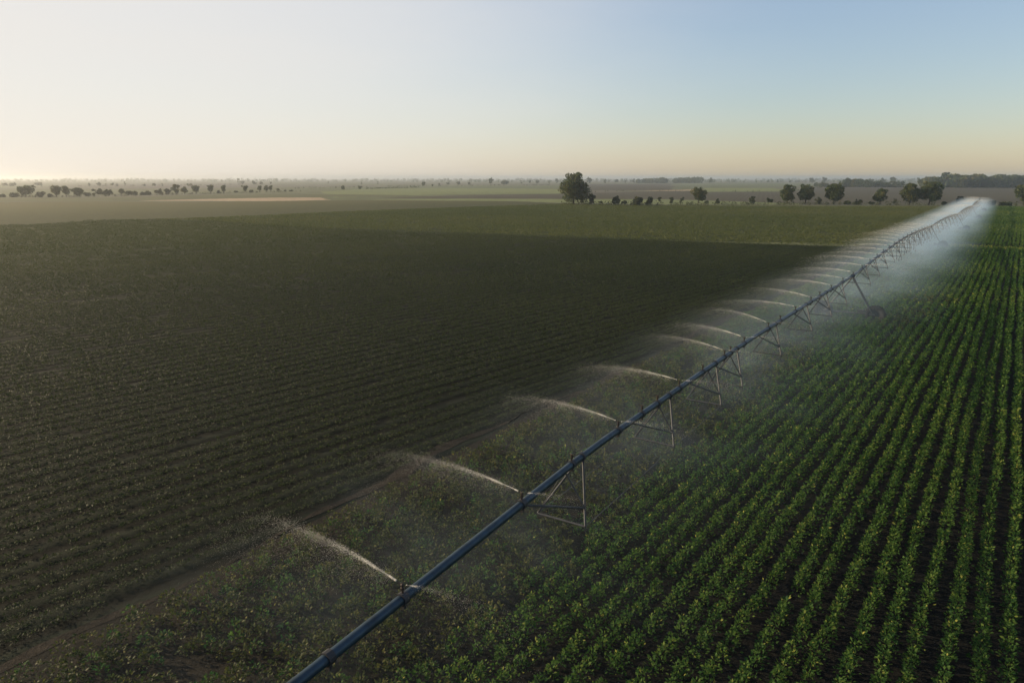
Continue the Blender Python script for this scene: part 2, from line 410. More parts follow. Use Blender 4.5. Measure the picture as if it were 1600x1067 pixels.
build_crop('crop_rows', M['leaf'], packs, 'tall dark green leafy crop standing in straight rows right of the irrigation pipe', 'crop')

# --- low sparse rows of the dark field on the left
bands = [(0, 26, .10, 17, .06), (26, 42, .11, 14, .07), (42, 75, .15, 12, .09), (75, 130, .22, 9, .125), (130, 280, .36, 8, .18)]
packs = []
for (d0, d1, step, nl, size) in bands:
    P, u, s = row_points(43.5, .56, -260.4, UB + 20, -160, 260, step, .035)
    uu = P[:, :2] @ NR
    ds = np.hypot(P[:, 0], P[:, 1]); k = in_view(P) & (ds >= d0) & (ds < d1) & (uu < UB - .7) & (P[:, 1] < edge_y(P[:, 0]) - .5 + np.clip((-P[:, 0] - 10) / 80, 0, 1) * 26 * (vnoise(P[:, 0], P[:, 1], 13., 41) - .35) * R.uniform(.3, 1.5, len(P))); P = P[k]
    v = vnoise(P[:, 0], P[:, 1], .9, 13); v2 = vnoise(P[:, 0], P[:, 1], 9., 15); v3 = .6 * vnoise(u[k] * 1., s[k] * .04, 1.3, 16) + .4 * vnoise(u[k], s[k] * .12, 14., 17)
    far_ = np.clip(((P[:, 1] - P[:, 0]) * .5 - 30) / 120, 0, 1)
    k = (v > .10 + .14 * (v3 < .36) + .32 * far_ * R.uniform(.4, 1.3, len(v))); P, v, v2, v3, far_ = P[k], v[k], v2[k], v3[k], far_[k]
    hg = .10 + .12 * v; rx = .10 + .08 * v
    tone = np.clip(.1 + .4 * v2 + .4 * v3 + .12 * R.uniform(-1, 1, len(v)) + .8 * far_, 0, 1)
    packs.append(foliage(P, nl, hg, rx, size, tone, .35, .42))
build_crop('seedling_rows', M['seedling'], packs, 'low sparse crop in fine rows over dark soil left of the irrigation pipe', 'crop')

# --- greener crop beyond the dark field
P, u, s = row_points(43.5, 1.0, -420, 60, -100, 420, .45, .05)
gp = np.array([(p[0], p[1]) for p in gf]); uu = P[:, :2] @ NR
k = in_view(P) & (uu < UB - .3) & (P[:, 1] > edge_y(P[:, 0]) + .6) & (P[:, 1] < np.interp(P[:, 0], gp[:, 0], gp[:, 1]) - 2)
P = P[k]; v2 = vnoise(P[:, 0], P[:, 1], 14., 25); v3 = vnoise(P[:, 0] * .4, P[:, 1], 40., 26); v = vnoise(P[:, 0], P[:, 1], 1.5, 27)
k = v > .25; P, v, v2, v3 = P[k], v[k], v2[k], v3[k]
tone = np.clip(.1 + .45 * v2 + .45 * v3 + .15 * R.uniform(-1, 1, len(v2)), 0, 1)
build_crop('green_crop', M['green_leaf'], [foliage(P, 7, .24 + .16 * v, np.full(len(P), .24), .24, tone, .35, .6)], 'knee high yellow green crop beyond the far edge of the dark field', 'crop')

# ------------------------------------------------------------------ trees
def crown_mesh(name, w, h, z0, n, size, mat, lumps=14, shape='round', seed=0):
    r = np.random.default_rng(seed)
    cs = []; rs = []
    for i in range(lumps):
        t = r.uniform(0, 1)
        if shape == 'fan': wr = .30 + .70 * t
        elif shape == 'cone': wr = 1.0 - .55 * t
        elif shape == 'oval': wr = .55 + .45 * math.sin(math.pi * min(1, t + .1))
        else: wr = .62 + .38 * math.sin(math.pi * t)
        a = r.uniform(0, 2 * np.pi); q = r.uniform(.2, 1) ** .7 * .5 * w * wr * .72
        rad_ = w * r.choice([.10, .13, .17, .23], p=[.25, .3, .3, .15]) * (.8 if t > .8 else 1)
        z = z0 + rad_ * .7 + t * max(h - z0 - rad_ * 1.55, .1)
        cs.append((math.cos(a) * q, math.sin(a) * q, z)); rs.append(rad_)
    cs = np.array(cs); rs = np.array(rs)
    i = r.choice(lumps, n, p=rs ** 2 / (rs ** 2).sum())
    d = unit(r.normal(0, 1, (n, 3)))
    d[:, 2] *= .85
    C = cs[i] + d * (rs[i] * r.uniform(.55, 1.08, n) ** .8)[:, None]
    C[:, 2] = np.maximum(C[:, 2], .05 + r.uniform(0, .2, n) * h * .2)
    A = unit(d + r.normal(0, .7, (n, 3))); Wd = unit(np.cross(A, r.normal(0, 1, (n, 3))))
    ln = size * r.uniform(.6, 1.4, n)
    tone = np.clip(r.uniform(.15, .7, lumps)[i] + r.normal(0, .14, n), 0, 1)
    V, T = leaf_quads(C - A * ln[:, None] * .5, A, Wd, ln, ln * .7, tone)
    return np_mesh(name, V, np.arange(len(V)).reshape(-1, 4), mat, T), cs

def tree(name, label, cat, x, yb, yt, wpx, shape='round', trunk=.2, group=None, n=1300, lumps=16, parts=True, mat='crown', leaf=.055):
    p = at(x, yb); k = (p[1] * CP + HC * SP) / F
    h = (yb - yt) * k / CP; w = wpx * k
    sd = int(x * 7 + yb)
    me, cs = crown_mesh('crown', w, h, h * trunk * .8, int(n * 1.35), max(w * leaf * 1.6, .12), M[mat], int(lumps * 1.5), shape, sd)
    if not parts:
        o = link(bpy.data.objects.new(name, me)); o.location = p
        return tag(o, label, cat, group)
    root = empty(name, p); tag(root, label, cat, group)
    link(bpy.data.objects.new('crown', me), root)
    b = MB(); r0 = h * .028
    lean = (math.sin(sd) * .03 * h, math.cos(sd) * .03 * h)
    zt = h * max(trunk, .12) * 1.1
    b.tube([(0, 0, -.2), (lean[0] * .3, lean[1] * .3, zt * .5), (lean[0], lean[1], zt), (lean[0] * 1.5, lean[1] * 1.5, h * .6)], [r0 * 1.5, r0 * 1.05, r0 * .95, r0 * .35], 7)
    for c in cs[:7]:
        b.tube([(lean[0], lean[1], zt * .9), (c[0] * .45, c[1] * .45, zt + (c[2] - zt) * .55), tuple(c)], [r0 * .55, r0 * .35, r0 * .12], 5)
    b.build('trunk', M['bark'], root, True)
    return root

HEDGE = 'trees and bushes along the far hedge line'
T = tree
T('broadleaf_tree', 'largest dark broad tree, tallest of all, at the left end of the far hedge line', 'tree', 896, 319.7, 270.8, 54, 'oval', .10, HEDGE, 5200, 34, leaf=.03)
T('broadleaf_tree', 'medium round tree standing alone right of the dense dark bush pair', 'tree', 1091, 318, 293, 27, 'round', .2, HEDGE, 1800, 20, leaf=.045)
T('broadleaf_tree', 'paler left tree of the touching pair on the far hedge line', 'tree', 1230, 318.3, 289.6, 29, 'round', .2, HEDGE, 2000, 20, leaf=.045)
T('broadleaf_tree', 'right tree of the touching pair, slightly taller than its paler neighbour', 'tree', 1258, 318.6, 288.2, 31, 'round', .2, HEDGE, 2200, 20, leaf=.045)
T('broadleaf_tree', 'wide dark dome shaped tree standing alone right of the touching pair', 'tree', 1302, 319.2, 286, 37, 'round', .18, HEDGE, 2600, 22, leaf=.042)
T('broadleaf_tree', 'small lone round tree between the wide dome tree and the largest right pair', 'tree', 1374.5, 320, 294, 27, 'round', .2, HEDGE, 1800, 18, leaf=.045)
T('broadleaf_tree', 'browner narrower tree of the big pair left of the spray tip', 'tree', 1420.5, 320.4, 286.5, 33, 'oval', .16, HEDGE, 2400, 22, leaf=.042)
T('broadleaf_tree', 'darkest widest tree of the big pair left of the spray tip', 'tree', 1451, 320.8, 284.4, 40, 'round', .16, HEDGE, 3000, 24, leaf=.04)
T('broadleaf_tree', 'brownish tree cut off by the right picture edge beyond the spray tip', 'tree', 1600, 320.5, 287.5, 38, 'round', .14, HEDGE, 2400, 22, leaf=.042)
bush = [
 (924.7, 319.8, 303, 16, 'round leafy bush with short stem just right of the tallest tree'),
 (910, 317, 313.5, 5, 'tiny low bush under the right side of the tallest tree'),
 (939, 317.6, 314, 8, 'tiny low bush between the two bushes right of the tallest tree'),
 (961.5, 320.4, 304.3, 15, 'small tree like bush with uneven top, second right of the tallest tree'),
 (975, 320.6, 313.5, 11, 'low dark bush squeezed left of the dense dark bush pair'),
 (995, 321.8, 307.5, 22, 'wide dense dark bush, left one of the dark pair'),
 (1012.5, 321.2, 305.8, 17, 'taller dense dark bush, right one of the dark pair'),
 (1030, 315.4, 308.5, 9, 'pale little bush set back behind the hedge line right of the dark pair'),
 (1049, 318.4, 308.3, 10, 'small round bush, left one of two between dark pair and lone medium tree'),
 (1065, 318, 308.2, 9, 'small round bush, right one of two between dark pair and lone medium tree'),
 (1104, 318.6, 313, 8, 'tiny bush touching the right side of the lone medium tree'),
 (1120, 319.6, 310.6, 10, 'small round bush a little right of the lone medium tree'),
 (1175, 318.8, 306.6, 13, 'pale round bush midway between the lone medium tree and the touching pair'),
 (1202, 318.8, 308.6, 11, 'pale low bush just left of the touching tree pair'),
 (1278, 319.8, 308.6, 13, 'dark round bush between the touching pair and the wide dome tree'),
 (1323, 319.8, 314.6, 15, 'long low scrub right under the wide dome tree'),
 (1341, 319.9, 310.6, 13, 'ragged pale bush right of the wide dome tree'),
 (1361, 320.2, 315.4, 11, 'low dark scrub left under the small lone round tree'),
 (1398, 320.6, 311.4, 8, 'narrow upright bush between the small lone tree and the big pair'),
 (1476, 321, 315, 12, 'flat dark scrub right of the darkest widest tree'),
 (1498, 321.4, 306, 18, 'spiky dark bush just left of the spray tip'),
 (1551, 321.6, 313.6, 14, 'low dark scrub just right of the spray tip'),
 (1571, 321.6, 316, 16, 'flat long scrub left of the tree at the right picture edge'),
]
for (x, yb, yt, w_, lb) in bush:
    T('hedge_bush', lb, 'bush', x, yb, yt, w_, 'round', .04, HEDGE, 420 if w_ < 10 else 800, 9, w_ >= 13, 'crown2', .075)

LG = 'hazy trees and bushes along the left field edge'
for a in [
 (40.5, 308.2, 290.4, 28, 'fan', .22, 'leftmost hazy tree with a wide fan crown on a short trunk'),
 (88.5, 307.9, 290.4, 20, 'fan', .22, 'first and tallest tree of the hazy clump of three'),
 (104, 307.8, 291, 15, 'round', .24, 'narrow middle tree of the hazy clump of three'),
 (122, 307.8, 294, 21, 'fan', .2, 'lower right tree of the hazy clump of three'),
 (190, 305.2, 294.8, 9.5, 'round', .22, 'small lollipop shaped hazy tree between two low hedges'),
 (276, 303.8, 288.4, 14, 'round', .12, 'tallest tree rising from the hazy bushy mass at left'),
 (288.5, 303.6, 291.8, 13, 'round', .2, 'right hand tree of the hazy bushy mass with a gap under its crown'),
 (306.7, 303, 290, 15, 'fan', .28, 'fan crowned tree first right of the hazy bushy mass'),
 (330, 302.6, 288.5, 14.5, 'fan', .25, 'tallest fan crowned tree of the spaced out hazy row'),
 (350, 302.2, 290, 13, 'fan', .25, 'fan crowned tree with a little bush at its left foot'),
 (383, 301, 290, 11.5, 'fan', .25, 'ragged fan crowned tree with a low bush at its right'),
 (405.7, 300.2, 290.6, 9.5, 'round', .28, 'small round tree left of the twin crowned trees'),
 (416.5, 300.2, 290, 9, 'round', .26, 'left one of the twin hazy trees with touching crowns'),
 (423.5, 300.2, 290, 8.5, 'round', .26, 'right one of the twin hazy trees with touching crowns')]:
    T('field_tree', a[6], 'tree', a[0], a[1], a[2], a[3], a[4], a[5], LG, 1100, 14, leaf=.06)
for a in [
 (23, 308.2, 301.6, 18, 'low hazy bush left of the leftmost fan crowned tree'),
 (4, 308.4, 303.4, 12, 'low hazy bush cut by the left picture edge'),
 (64.5, 308, 299.4, 17, 'mounded hazy bush right of the leftmost fan crowned tree'),
 (78, 308, 303, 12, 'low scrub at the left foot of the hazy clump of three'),
 (137, 306.9, 301, 14, 'low hazy bush at the right end of the clump of three'),
 (148, 306, 296, 10, 'left bush of the long dense hazy thicket'),
 (157, 306, 295, 12, 'highest middle bush of the long dense hazy thicket'),
 (169, 306, 296.8, 19, 'long right bush of the long dense hazy thicket'),
 (201, 305.8, 298.6, 14, 'flat topped hazy hedge right of the lollipop shaped tree'),
 (211.5, 305.8, 298.7, 11, 'shorter flat hedge next right of the flat topped one'),
 (228, 305, 301.4, 18, 'very low hazy scrub between flat hedge and bushy mass'),
 (249, 304.2, 295, 14, 'left round bush of the hazy bushy mass'),
 (263, 304.2, 294.6, 14, 'second round bush of the hazy bushy mass'),
 (342, 302.6, 296.6, 6.5, 'little bush at the left foot of a fan crowned tree'),
 (369, 301, 298.6, 7, 'tiny low bush left of the ragged fan crowned tree'),
 (393, 301.6, 297, 8, 'low bush at the right of the ragged fan crowned tree'),
 (434.5, 299.6, 294.6, 5.5, 'small hazy bush right of the twin crowned trees'),
 (445.7, 299.4, 296.8, 6, 'tiny hazy bush, second right of the twin crowned trees'),
 (455.5, 299.2, 296.8, 7, 'tiny hazy bush, third right of the twin crowned trees')]:
    T('field_bush', a[4], 'bush', a[0], a[1], a[2], a[3], 'round', .03, LG, 500, 9, a[3] >= 13, 'crown2', .08)

FT = 'small far trees scattered over the plain'
far = [
 (536, 296.8, 290, 8, 'far round bush alone on pale green plain right of the left trees'),
 (562, 296, 290.6, 7, 'smaller far round bush next right of the pale plain bush'),
 (661.6, 291.8, 283, 7, 'far upright tree above the dotted line of tiny bushes'),
 (767, 288, 278.2, 10.5, 'far lone dark round tree breaking the horizon left of the tallest tree'),
 (789, 288, 283.3, 15, 'far low dark thicket right of the lone round horizon tree'),
 (920, 286.7, 276.6, 9.5, 'far blue round tree breaking the horizon beside the tallest tree'),
 (870, 286.6, 279.4, 6, 'far blue tree just left of the tallest tree'),
 (1110, 286.2, 278, 7, 'far blue round tree right of the far wood blocks'),
 (1268, 286, 277.6, 8.5, 'far blue round tree above the touching tree pair, left one of two'),
 (1287, 286, 277.4, 9.5, 'far blue round tree, right one of two above the touching pair'),
 (1360, 287, 279.4, 8.5, 'far flat blue tree behind the small lone round tree'),
 (1379, 287, 278.4, 8, 'far blue tree left of the broad far dome tree'),
 (1394, 287.4, 277, 12, 'broad far blue dome tree left of the dark forest'),
 (1435, 287, 275.6, 8.5, 'tall far blue tree at the left corner of the dark forest'),
]
for a in far: T('distant_tree', a[4], 'tree', a[0], a[1], a[2], a[3], 'round', .1, FT, 420, 10, False, 'crown', .1)
tn = [(641, 293, 290, 3), (647, 293, 289.6, 3.5), (845 - 30, 287, 282.6, 4), (828, 287, 282, 6), (840, 287, 281, 7), (858, 287.4, 282.4, 4), (945, 286.6, 280.6, 6), (963, 286.6, 280.4, 7),
      (977, 286.6, 280.6, 4), (990, 286.8, 279.8, 5), (1181, 286, 279, 4), (1200, 286, 279.6, 5), (1215, 286, 280, 5), (1234, 286, 280.4, 4), (700, 289, 283.6, 6), (716, 289, 284, 8), (733, 288.6, 284.4, 6), (686, 291, 286, 4), (676, 291.6, 288, 4),
      (565, 289, 284, 3), (590, 288, 283.6, 4), (140, 291, 286, 5), (155, 291, 284.8, 8), (166, 291.4, 287, 4), (176, 291, 286, 6), (184, 291, 286.6, 4), (196, 291, 283.6, 4), (60, 290, 285.4, 14), (20, 291, 286, 12), (8, 291, 286.4, 9), (226, 291, 287, 6), (240, 291, 287, 8), (254, 291, 286.6, 4), (295, 291, 287, 10), (373, 286.6, 278.8, 6), (378, 288, 283, 9), (398, 288.6, 283, 9), (408, 288.6, 284, 8), (423.6, 288, 282.4, 4), (513, 287, 283.6, 3)]
for a in tn:
    if a[0] < 470: lb, g_ = 'tiny pale hazy tree or bush far behind the left field edge trees', 'tiny hazy trees far out on the left plain'
    elif a[0] < 760: lb, g_ = 'tiny bluish tree far out on the green plain left of the tallest tree', 'tiny bluish trees on the middle plain'
    else: lb, g_ = 'tiny blue tree or bush close under the horizon near or right of the tallest tree', 'tiny blue trees under the horizon'
    T('distant_tree', lb, 'tree', a[0], a[1], a[2], a[3], 'round', .05, g_, 160, 6, False, 'crown', .13)
for i in range(26):
    T('distant_bush', 'tiny dark bush in the dotted line of bushes crossing the pale green plain', 'bush', 572 + i * 3.3 + R.uniform(-1, 1), 296.0 - i * .1 + R.uniform(-.3, .3), 293.6 - i * .1 + R.uniform(-.7, .4), R.uniform(2, 3.4), 'round', .05, 'dotted line of tiny bushes on the plain', 160, 6, False, 'crown', .13)

def wood(name, pts, hmin, hmax, n_dome, cards, label, seed, mat='crown'):
    """a far wood that reads as one mass: domes of leaf cards strewn through its footprint strip pts=[(x px, base y, depth m)]"""
    r = np.random.default_rng(seed); V = []; TT = []
    A = np.array([at(*p[:2])[:2] for p in pts]); dep = np.array([p[2] for p in pts])
    L = np.concatenate([[0], np.cumsum(np.linalg.norm(np.diff(A, axis=0), axis=1))])
    q = r.uniform(0, L[-1], n_dome)
    cx = np.interp(q, L, A[:, 0]); cy = np.interp(q, L, A[:, 1]); dd = np.interp(q, L, dep)
    f = r.uniform(0, 1, n_dome) * dd; nn = np.hypot(cx, cy); cx = cx + cx / nn * f; cy = cy + cy / nn * f
    hh = r.uniform(hmin, hmax, n_dome) * (.8 + .35 * vnoise(q, q * 0, 60., seed)); ww = hh * r.uniform(.32, .55, n_dome)
    idx = np.repeat(np.arange(n_dome), cards); m = len(idx)
    d = unit(r.normal(0, 1, (m, 3)))
    C = np.stack([cx[idx] + d[:, 0] * ww[idx], cy[idx] + d[:, 1] * ww[idx], hh[idx] * (.52 + .46 * d[:, 2])], 1)
    Ax = unit(d + r.normal(0, .8, (m, 3))); Wd = unit(np.cross(Ax, r.normal(0, 1, (m, 3))))
    ln = hh[idx] * r.uniform(.16, .34, m)
    V, TT = leaf_quads(C - Ax * ln[:, None] * .5, Ax, Wd, ln, ln * .75, np.clip(r.uniform(.1, .7, n_dome)[idx] + r.normal(0, .12, m), 0, 1))
    o = link(bpy.data.objects.new(name, np_mesh(name, V, np.arange(len(V)).reshape(-1, 4), M[mat], TT)))
    return tag(o, label, 'wood', None, 'stuff')

wood('forest', [(1476, 293.8, 70), (1540, 293.8, 90), (1700, 294, 120)], 12, 19, 150, 120, 'dark blue green forest edge on the right behind the ploughed field', 1)
wood('forest', [(1440, 293, 80), (1478, 293.2, 80)], 9, 14, 34, 110, 'lower paler part of the forest left of the dark forest edge', 2)
wood('woods', [(1315, 292.6, 30), (1360, 293, 30), (1412, 293.2, 30)], 5, 10.5, 60, 90, 'bluish hedge belt of trees behind the wide dome tree', 3)
wood('woods', [(1272, 292.4, 20), (1293, 292.6, 20)], 4.5, 7.5, 14, 90, 'short bluish thicket behind the touching pair of trees', 4)
wood('woods', [(995, 286.6, 80), (1041, 286.6, 80)], 9, 12.5, 50, 70, 'far blue wood block, left one of two right of the tallest tree', 5)
wood('woods', [(1052, 286.4, 80), (1096, 286.4, 80)], 10, 13.5, 50, 70, 'far blue wood block, right one of two right of the tallest tree', 6)
wood('treeline', [(-150, 283.2, 300), (1750, 283.2, 300)], 8, 12.5, 620, 40, 'long hazy line of trees along the whole horizon', 7)
wood('treeline', [(-150, 284.8, 150), (300, 284.6, 150), (620, 284.6, 100)], 5, 9.5, 170, 40, 'second hazy broken line of trees before the horizon at left', 8)
wood('treeline', [(640, 285.0, 150), (1100, 285.2, 150), (1500, 285.4, 150)], 5, 9, 230, 40, 'second bluish broken line of trees before the horizon at right', 9)

wood('hedgerow', [(880, 319.9, 2), (1000, 321.6, 2), (1250, 320.4, 2), (1476, 321.6, 2), (1720, 322.6, 3)], .5, 2.2, 420, 22, 'low dark scrub and grass along the foot of the far hedge line', 10, 'crown2')
wood('hedgerow', [(-60, 308.6, 3), (130, 308.2, 3), (240, 305.6, 3), (470, 299.6, 4)], .6, 1.9, 260, 22, 'low hazy scrub under the trees of the left field edge', 11, 'crown2')
wood('hedge', [(430, 296.4, 3), (640, 291.4, 3), (880, 289.6, 3)], 1., 2.6, 120, 22, 'thin far hedge crossing the pale green plain at left of the tallest tree', 12, 'crown2')
wood('hedge', [(890, 302.4, 2), (985, 298.4, 2), (1055, 298.8, 2), (1225, 300.6, 2), (1284, 293.4, 2)], .6, 1.8, 150, 22, 'thin dark hedge along the near edge of the far fields right of the tallest tree', 13, 'crown2')
wood('hedge', [(-60, 294, 4), (160, 292, 4), (380, 289, 4)], 1., 3., 100, 22, 'faint hazy far hedge on the plain at left', 14, 'crown2')

# ------------------------------------------------------------------ irrigation machine
PT = np.array([(-13.0, -6.0), (-3.40, 9.15), (2.27, 18.59), (11.14, 31.82), (27.9, 55.6), (48.5, 85.2), (69.8, 115.0), (98.0, 152.6), (130.0, 196.6), (162., 242.), (179.5, 267.4)])
LP = np.concatenate([[0], np.cumsum(np.linalg.norm(np.diff(PT, axis=0), axis=1))])
TW = [0.0, LP[4], LP[6], LP[7], LP[8], LP[9]]                        # towers along the pipe
END = LP[-1]
def pz(t):
    z = 3.8
    for a, b in zip(TW, TW[1:] + [END + 40]):
        if a <= t <= b: z = 3.76 + (.07 if a == 0 else .55 if a == TW[1] else .40) * math.sin(math.pi * (t - a) / (b - a))
    return z
from_t = lambda t: (float(np.interp(t, LP, PT[:, 0])), float(np.interp(t, LP, PT[:, 1])))
def pp(t, u=0., dz=0.):
    x, y = from_t(t); d = pdir(t)
    return Vector((x + d.y * u, y - d.x * u, pz(t) + dz))
def pdir(t):
    a, b = from_t(max(t - 3, 0)), from_t(min(t + 3, END)); return Vector((b[0] - a[0], b[1] - a[1], 0)).normalized()
ROOT = empty('irrigation_pivot', (*from_t(TW[1]), 0))
tag(ROOT, 'long blue steel irrigation pipe on wheeled towers spraying water across the crop', 'irrigation machine')
O = Vector(ROOT.location)
def part(mb, name, mat, parent=None, smooth=False):
    par = parent or ROOT
    off = O
    mb.v = [tuple(Vector(v) - off) for v in mb.v]
    return mb.build(name, mat, par, smooth)

PR = .1
for a, b in zip(TW, TW[1:] + [END]):
    ts = np.arange(a, b - 1.5, 2.0).tolist() + [b]
    part(MB().tube([pp(t) for t in ts], PR, 14), 'pipe', M['pipe'], None, True)

for ti in TW:
    c = pp(ti); d = pdir(ti); n = Vector((d.y, -d.x, 0)); g = Vector((c.x, c.y, 0))
    beam = MB()
    bl, br = g - n * 1.95, g + n * 1.95
    for o_ in (-.09, .09): beam.tube([bl + d * o_ + Vector((0, 0, .72)), br + d * o_ + Vector((0, 0, .72))], .05, 6)
    beam.box(g + n * .9 + Vector((0, 0, .9)), .5, .3, .3, n)
    tw = part(beam, 'tower', M['steel'])
    for sgn in (-1, 1):
        for o_ in (-.45, .45):
            part(MB().tube([c + d * o_ * .5 + Vector((0, 0, -.1)), g + n * sgn * 1.8 + d * o_ * .35 + Vector((0, 0, .74))], .045, 6), 'leg', M['steel'], tw)
        for f_ in (.33, .66):
            br_ = MB()
            p0 = c.lerp(g + n * sgn * 1.8 + Vector((0, 0, .74)), f_)
            br_.tube([p0 - d * .22, p0 + d * .22], .022, 5)
            part(br_, 'leg_brace', M['steel'], tw)
        wc = g + n * sgn * 1.98 + Vector((0, 0, .74)); K = 1.13
        wm = MB()
        wm.lathe(wc, d, [(a_ * K, b_) for a_, b_ in ((.36, -.10), (.5, -.17), (.62, -.17), (.66, -.11), (.66, .11), (.62, .17), (.5, .17), (.36, .10))], 26)
        for k in range(26):                                        # tread lugs
            a = 2 * math.pi * k / 26; dv = n * math.cos(a) + Vector((0, 0, 1)) * math.sin(a)
            q = wc + dv * .67 * K
            wm.tube([q - d * .15 + dv.cross(d) * .05, q + dv.cross(d) * -.02, q + d * .15 + dv.cross(d) * .05], .028, 4)
        wm.lathe(wc, d, [(a_ * K, b_) for a_, b_ in ((.37, -.08), (.30, -.03), (.10, -.02), (.08, -.09), (.0, -.09))], 20, 1)
        wm.lathe(wc, d, [(a_ * K, b_) for a_, b_ in ((.37, .08), (.30, .03), (.10, .02), (.08, .09), (.0, .09))], 20, 1)
        part(wm, 'wheel', [M['rubber'], M['rim']], tw)
    part(MB().tube([pp(ti, 0, -.55) - n * .35, pp(ti, 0, -.55) + n * .35], .03, 6), 'cross_bar', M['steel'], tw)
    part(MB().lathe(c - d * .12, d, [(PR + .01, 0), (PR + .07, 0), (PR + .07, .1), (PR + .02, .1), (PR + .02, .14), (PR + .07, .14), (PR + .07, .24), (PR + .01, .24)], 14), 'flange', M['steel'], tw)

# stations measured along the pipe (t) for braces and sprinklers
def t_of(x, y):
    P = np.array(at(x, y, 3.88)[:2]); best = None
    for i in range(len(PT) - 1):
        a, b = PT[i], PT[i + 1]; f_ = np.clip(np.dot(P - a, b - a) / np.dot(b - a, b - a), 0, 1)
        e = np.linalg.norm(a + (b - a) * f_ - P)
        if best is None or e < best[0]: best = (e, LP[i] + f_ * np.linalg.norm(b - a))
    return best[1]
brace_t = [t_of(*q) for q in ((923, 714), (1053, 617), (1118, 566), (1163, 545), (1216, 505), (1258, 474), (1289, 455))]
t = brace_t[-1] + 5.6
while t < END - 2:
    if min(abs(t - q) for q in TW) > 2.2: brace_t.append(t)
    t += 5.6 if t < TW[2] else 6.6
for bi, t in enumerate(brace_t):
    sB = 1.25
    Rj = pp(t - sB, .75, -1.38 - (pz(t - sB) - pz(t))); Lj = pp(t - sB, -.72, -1.38 - (pz(t - sB) - pz(t)))
    fr = MB().tube([Lj, Rj], .032, 6)
    fr.tube([Rj + Vector((0, 0, .02)), Rj - Vector((0, 0, .16))], .02, 5)
    f_ = part(fr, 'truss_frame', M['steel'])
    up = Rj.lerp(pp(t, .05, -.08), .27); ul = Lj.lerp(pp(t, -.05, -.08), .27)
    part(MB().lathe(pp(t) - pdir(t) * .05, pdir(t), [(PR, 0), (PR + .035, 0), (PR + .035, .1), (PR, .1)], 12), 'clamp_ring', M['steel'], f_)
    part(MB().tube([pp(t, .06, -.08), Rj], .034, 6), 'strut', M['steel'], f_)
    part(MB().tube([pp(t, -.06, -.08), Lj], .028, 6), 'strut', M['steel'], f_)
    part(MB().tube([pp(t - 1.05, .04, -.09), up], .027, 6), 'strut', M['steel'], f_)
    part(MB().tube([pp(t - 1.05, -.04, -.09), Lj], .018, 6), 'strut', M['steel'], f_)
    part(MB().tube([pp(t - 3.2, .04, -.09), up], .031, 6), 'strut', M['steel'], f_)
    if bi + 1 < len(brace_t):
        q_ = brace_t[bi + 1] - sB; dz_ = -1.38 - (pz(q_) - pz(brace_t[bi + 1]))
        for a_, b_ in ((Rj, pp(q_, .75, dz_)), (Lj, pp(q_, -.72, dz_))): part(MB().tube([a_, a_.lerp(b_, .5) - Vector((0, 0, .03)), b_], .011, 5), 'truss_rod', M['steel'], f_)

# sprinklers
spr_t = [t_of(-8, 1330) + 0, t_of(310, 1200)] if False else []
jet_px = [(617, 925), (812, 783), (965, 670), (1057, 604), (1131, 556), (1163, 535), (1197, 511), (1233, 484), (1258, 469), (1286, 449)]
jet_t = [t_of(*q) for q in jet_px]
jet_t = [jet_t[0] - 5.7] + jet_t
t = jet_t[-1] + 4.4
while t < END + .1:
    jet_t.append(t); t += 4.4 if t < 130 else 4.0
idle_t = [t_of(*q) for q in ((890, 722), (1004, 645), (1027, 628), (1095, 579), (1144, 550), (1212, 499), (1267, 460))]
def sprinkler(t):
    b = MB(); c = pp(t, 0, .05); d = pdir(t)
    b.tube([c + Vector((0, 0, .02)), c + Vector((0, 0, .16))], .022, 8)
    b.lathe(c + Vector((0, 0, .14)), (0, 0, 1), [(.0, 0), (.038, 0), (.038, .04), (.022, .05), (.022, .09), (.034, .105), (.016, .13), (0, .13)], 10)
    n = Vector((d.y, -d.x, 0))
    b.tube([c + Vector((0, 0, .22)), c - n * .10 + Vector((0, 0, .26))], [.019, .011], 7)
    b.tube([c + Vector((0, 0, .21)), c + n * .07 + Vector((0, 0, .24))], [.016, .009], 7)
    return part(b, 'sprinkler', M['brass'])
def clamp(t):
    c = pp(t); d = pdir(t); b = MB()
    b.lathe(c - d * .07, d, [(PR, 0), (PR + .028, 0), (PR + .028, .14), (PR, .14)], 14)
    b.box(c - Vector((0, 0, PR + .05)), .06, .10, .12, d)
    return part(b, 'pipe_clamp', M['hose'])
for t in jet_t[:70]: sprinkler(t)
for t in jet_t[:14] + idle_t + [t_of(507, 1019)]: clamp(t)
for t in idle_t: sprinkler(t)

# hoses that hang from the far spans
t = TW[1] + 26
while t < TW[4]:
    b = MB(); k = R.uniform(.7, 1.2); u = .35
    pts = [pp(t, 0, .1), pp(t, u * .6, .22), pp(t, u, .0), pp(t, u * 1.1, -.7 * k), pp(t, u * 1.25 + R.uniform(-.2, .2), -1.4 * k), pp(t + .25, u * 1.3, -1.9 * k)]
    b.tube(pts, .022, 5); b.tube([pts[-1], pts[-1] - Vector((0, 0, .25))], .05, 6)
    part(b, 'drop_hose', M['hose']); t += 2.6

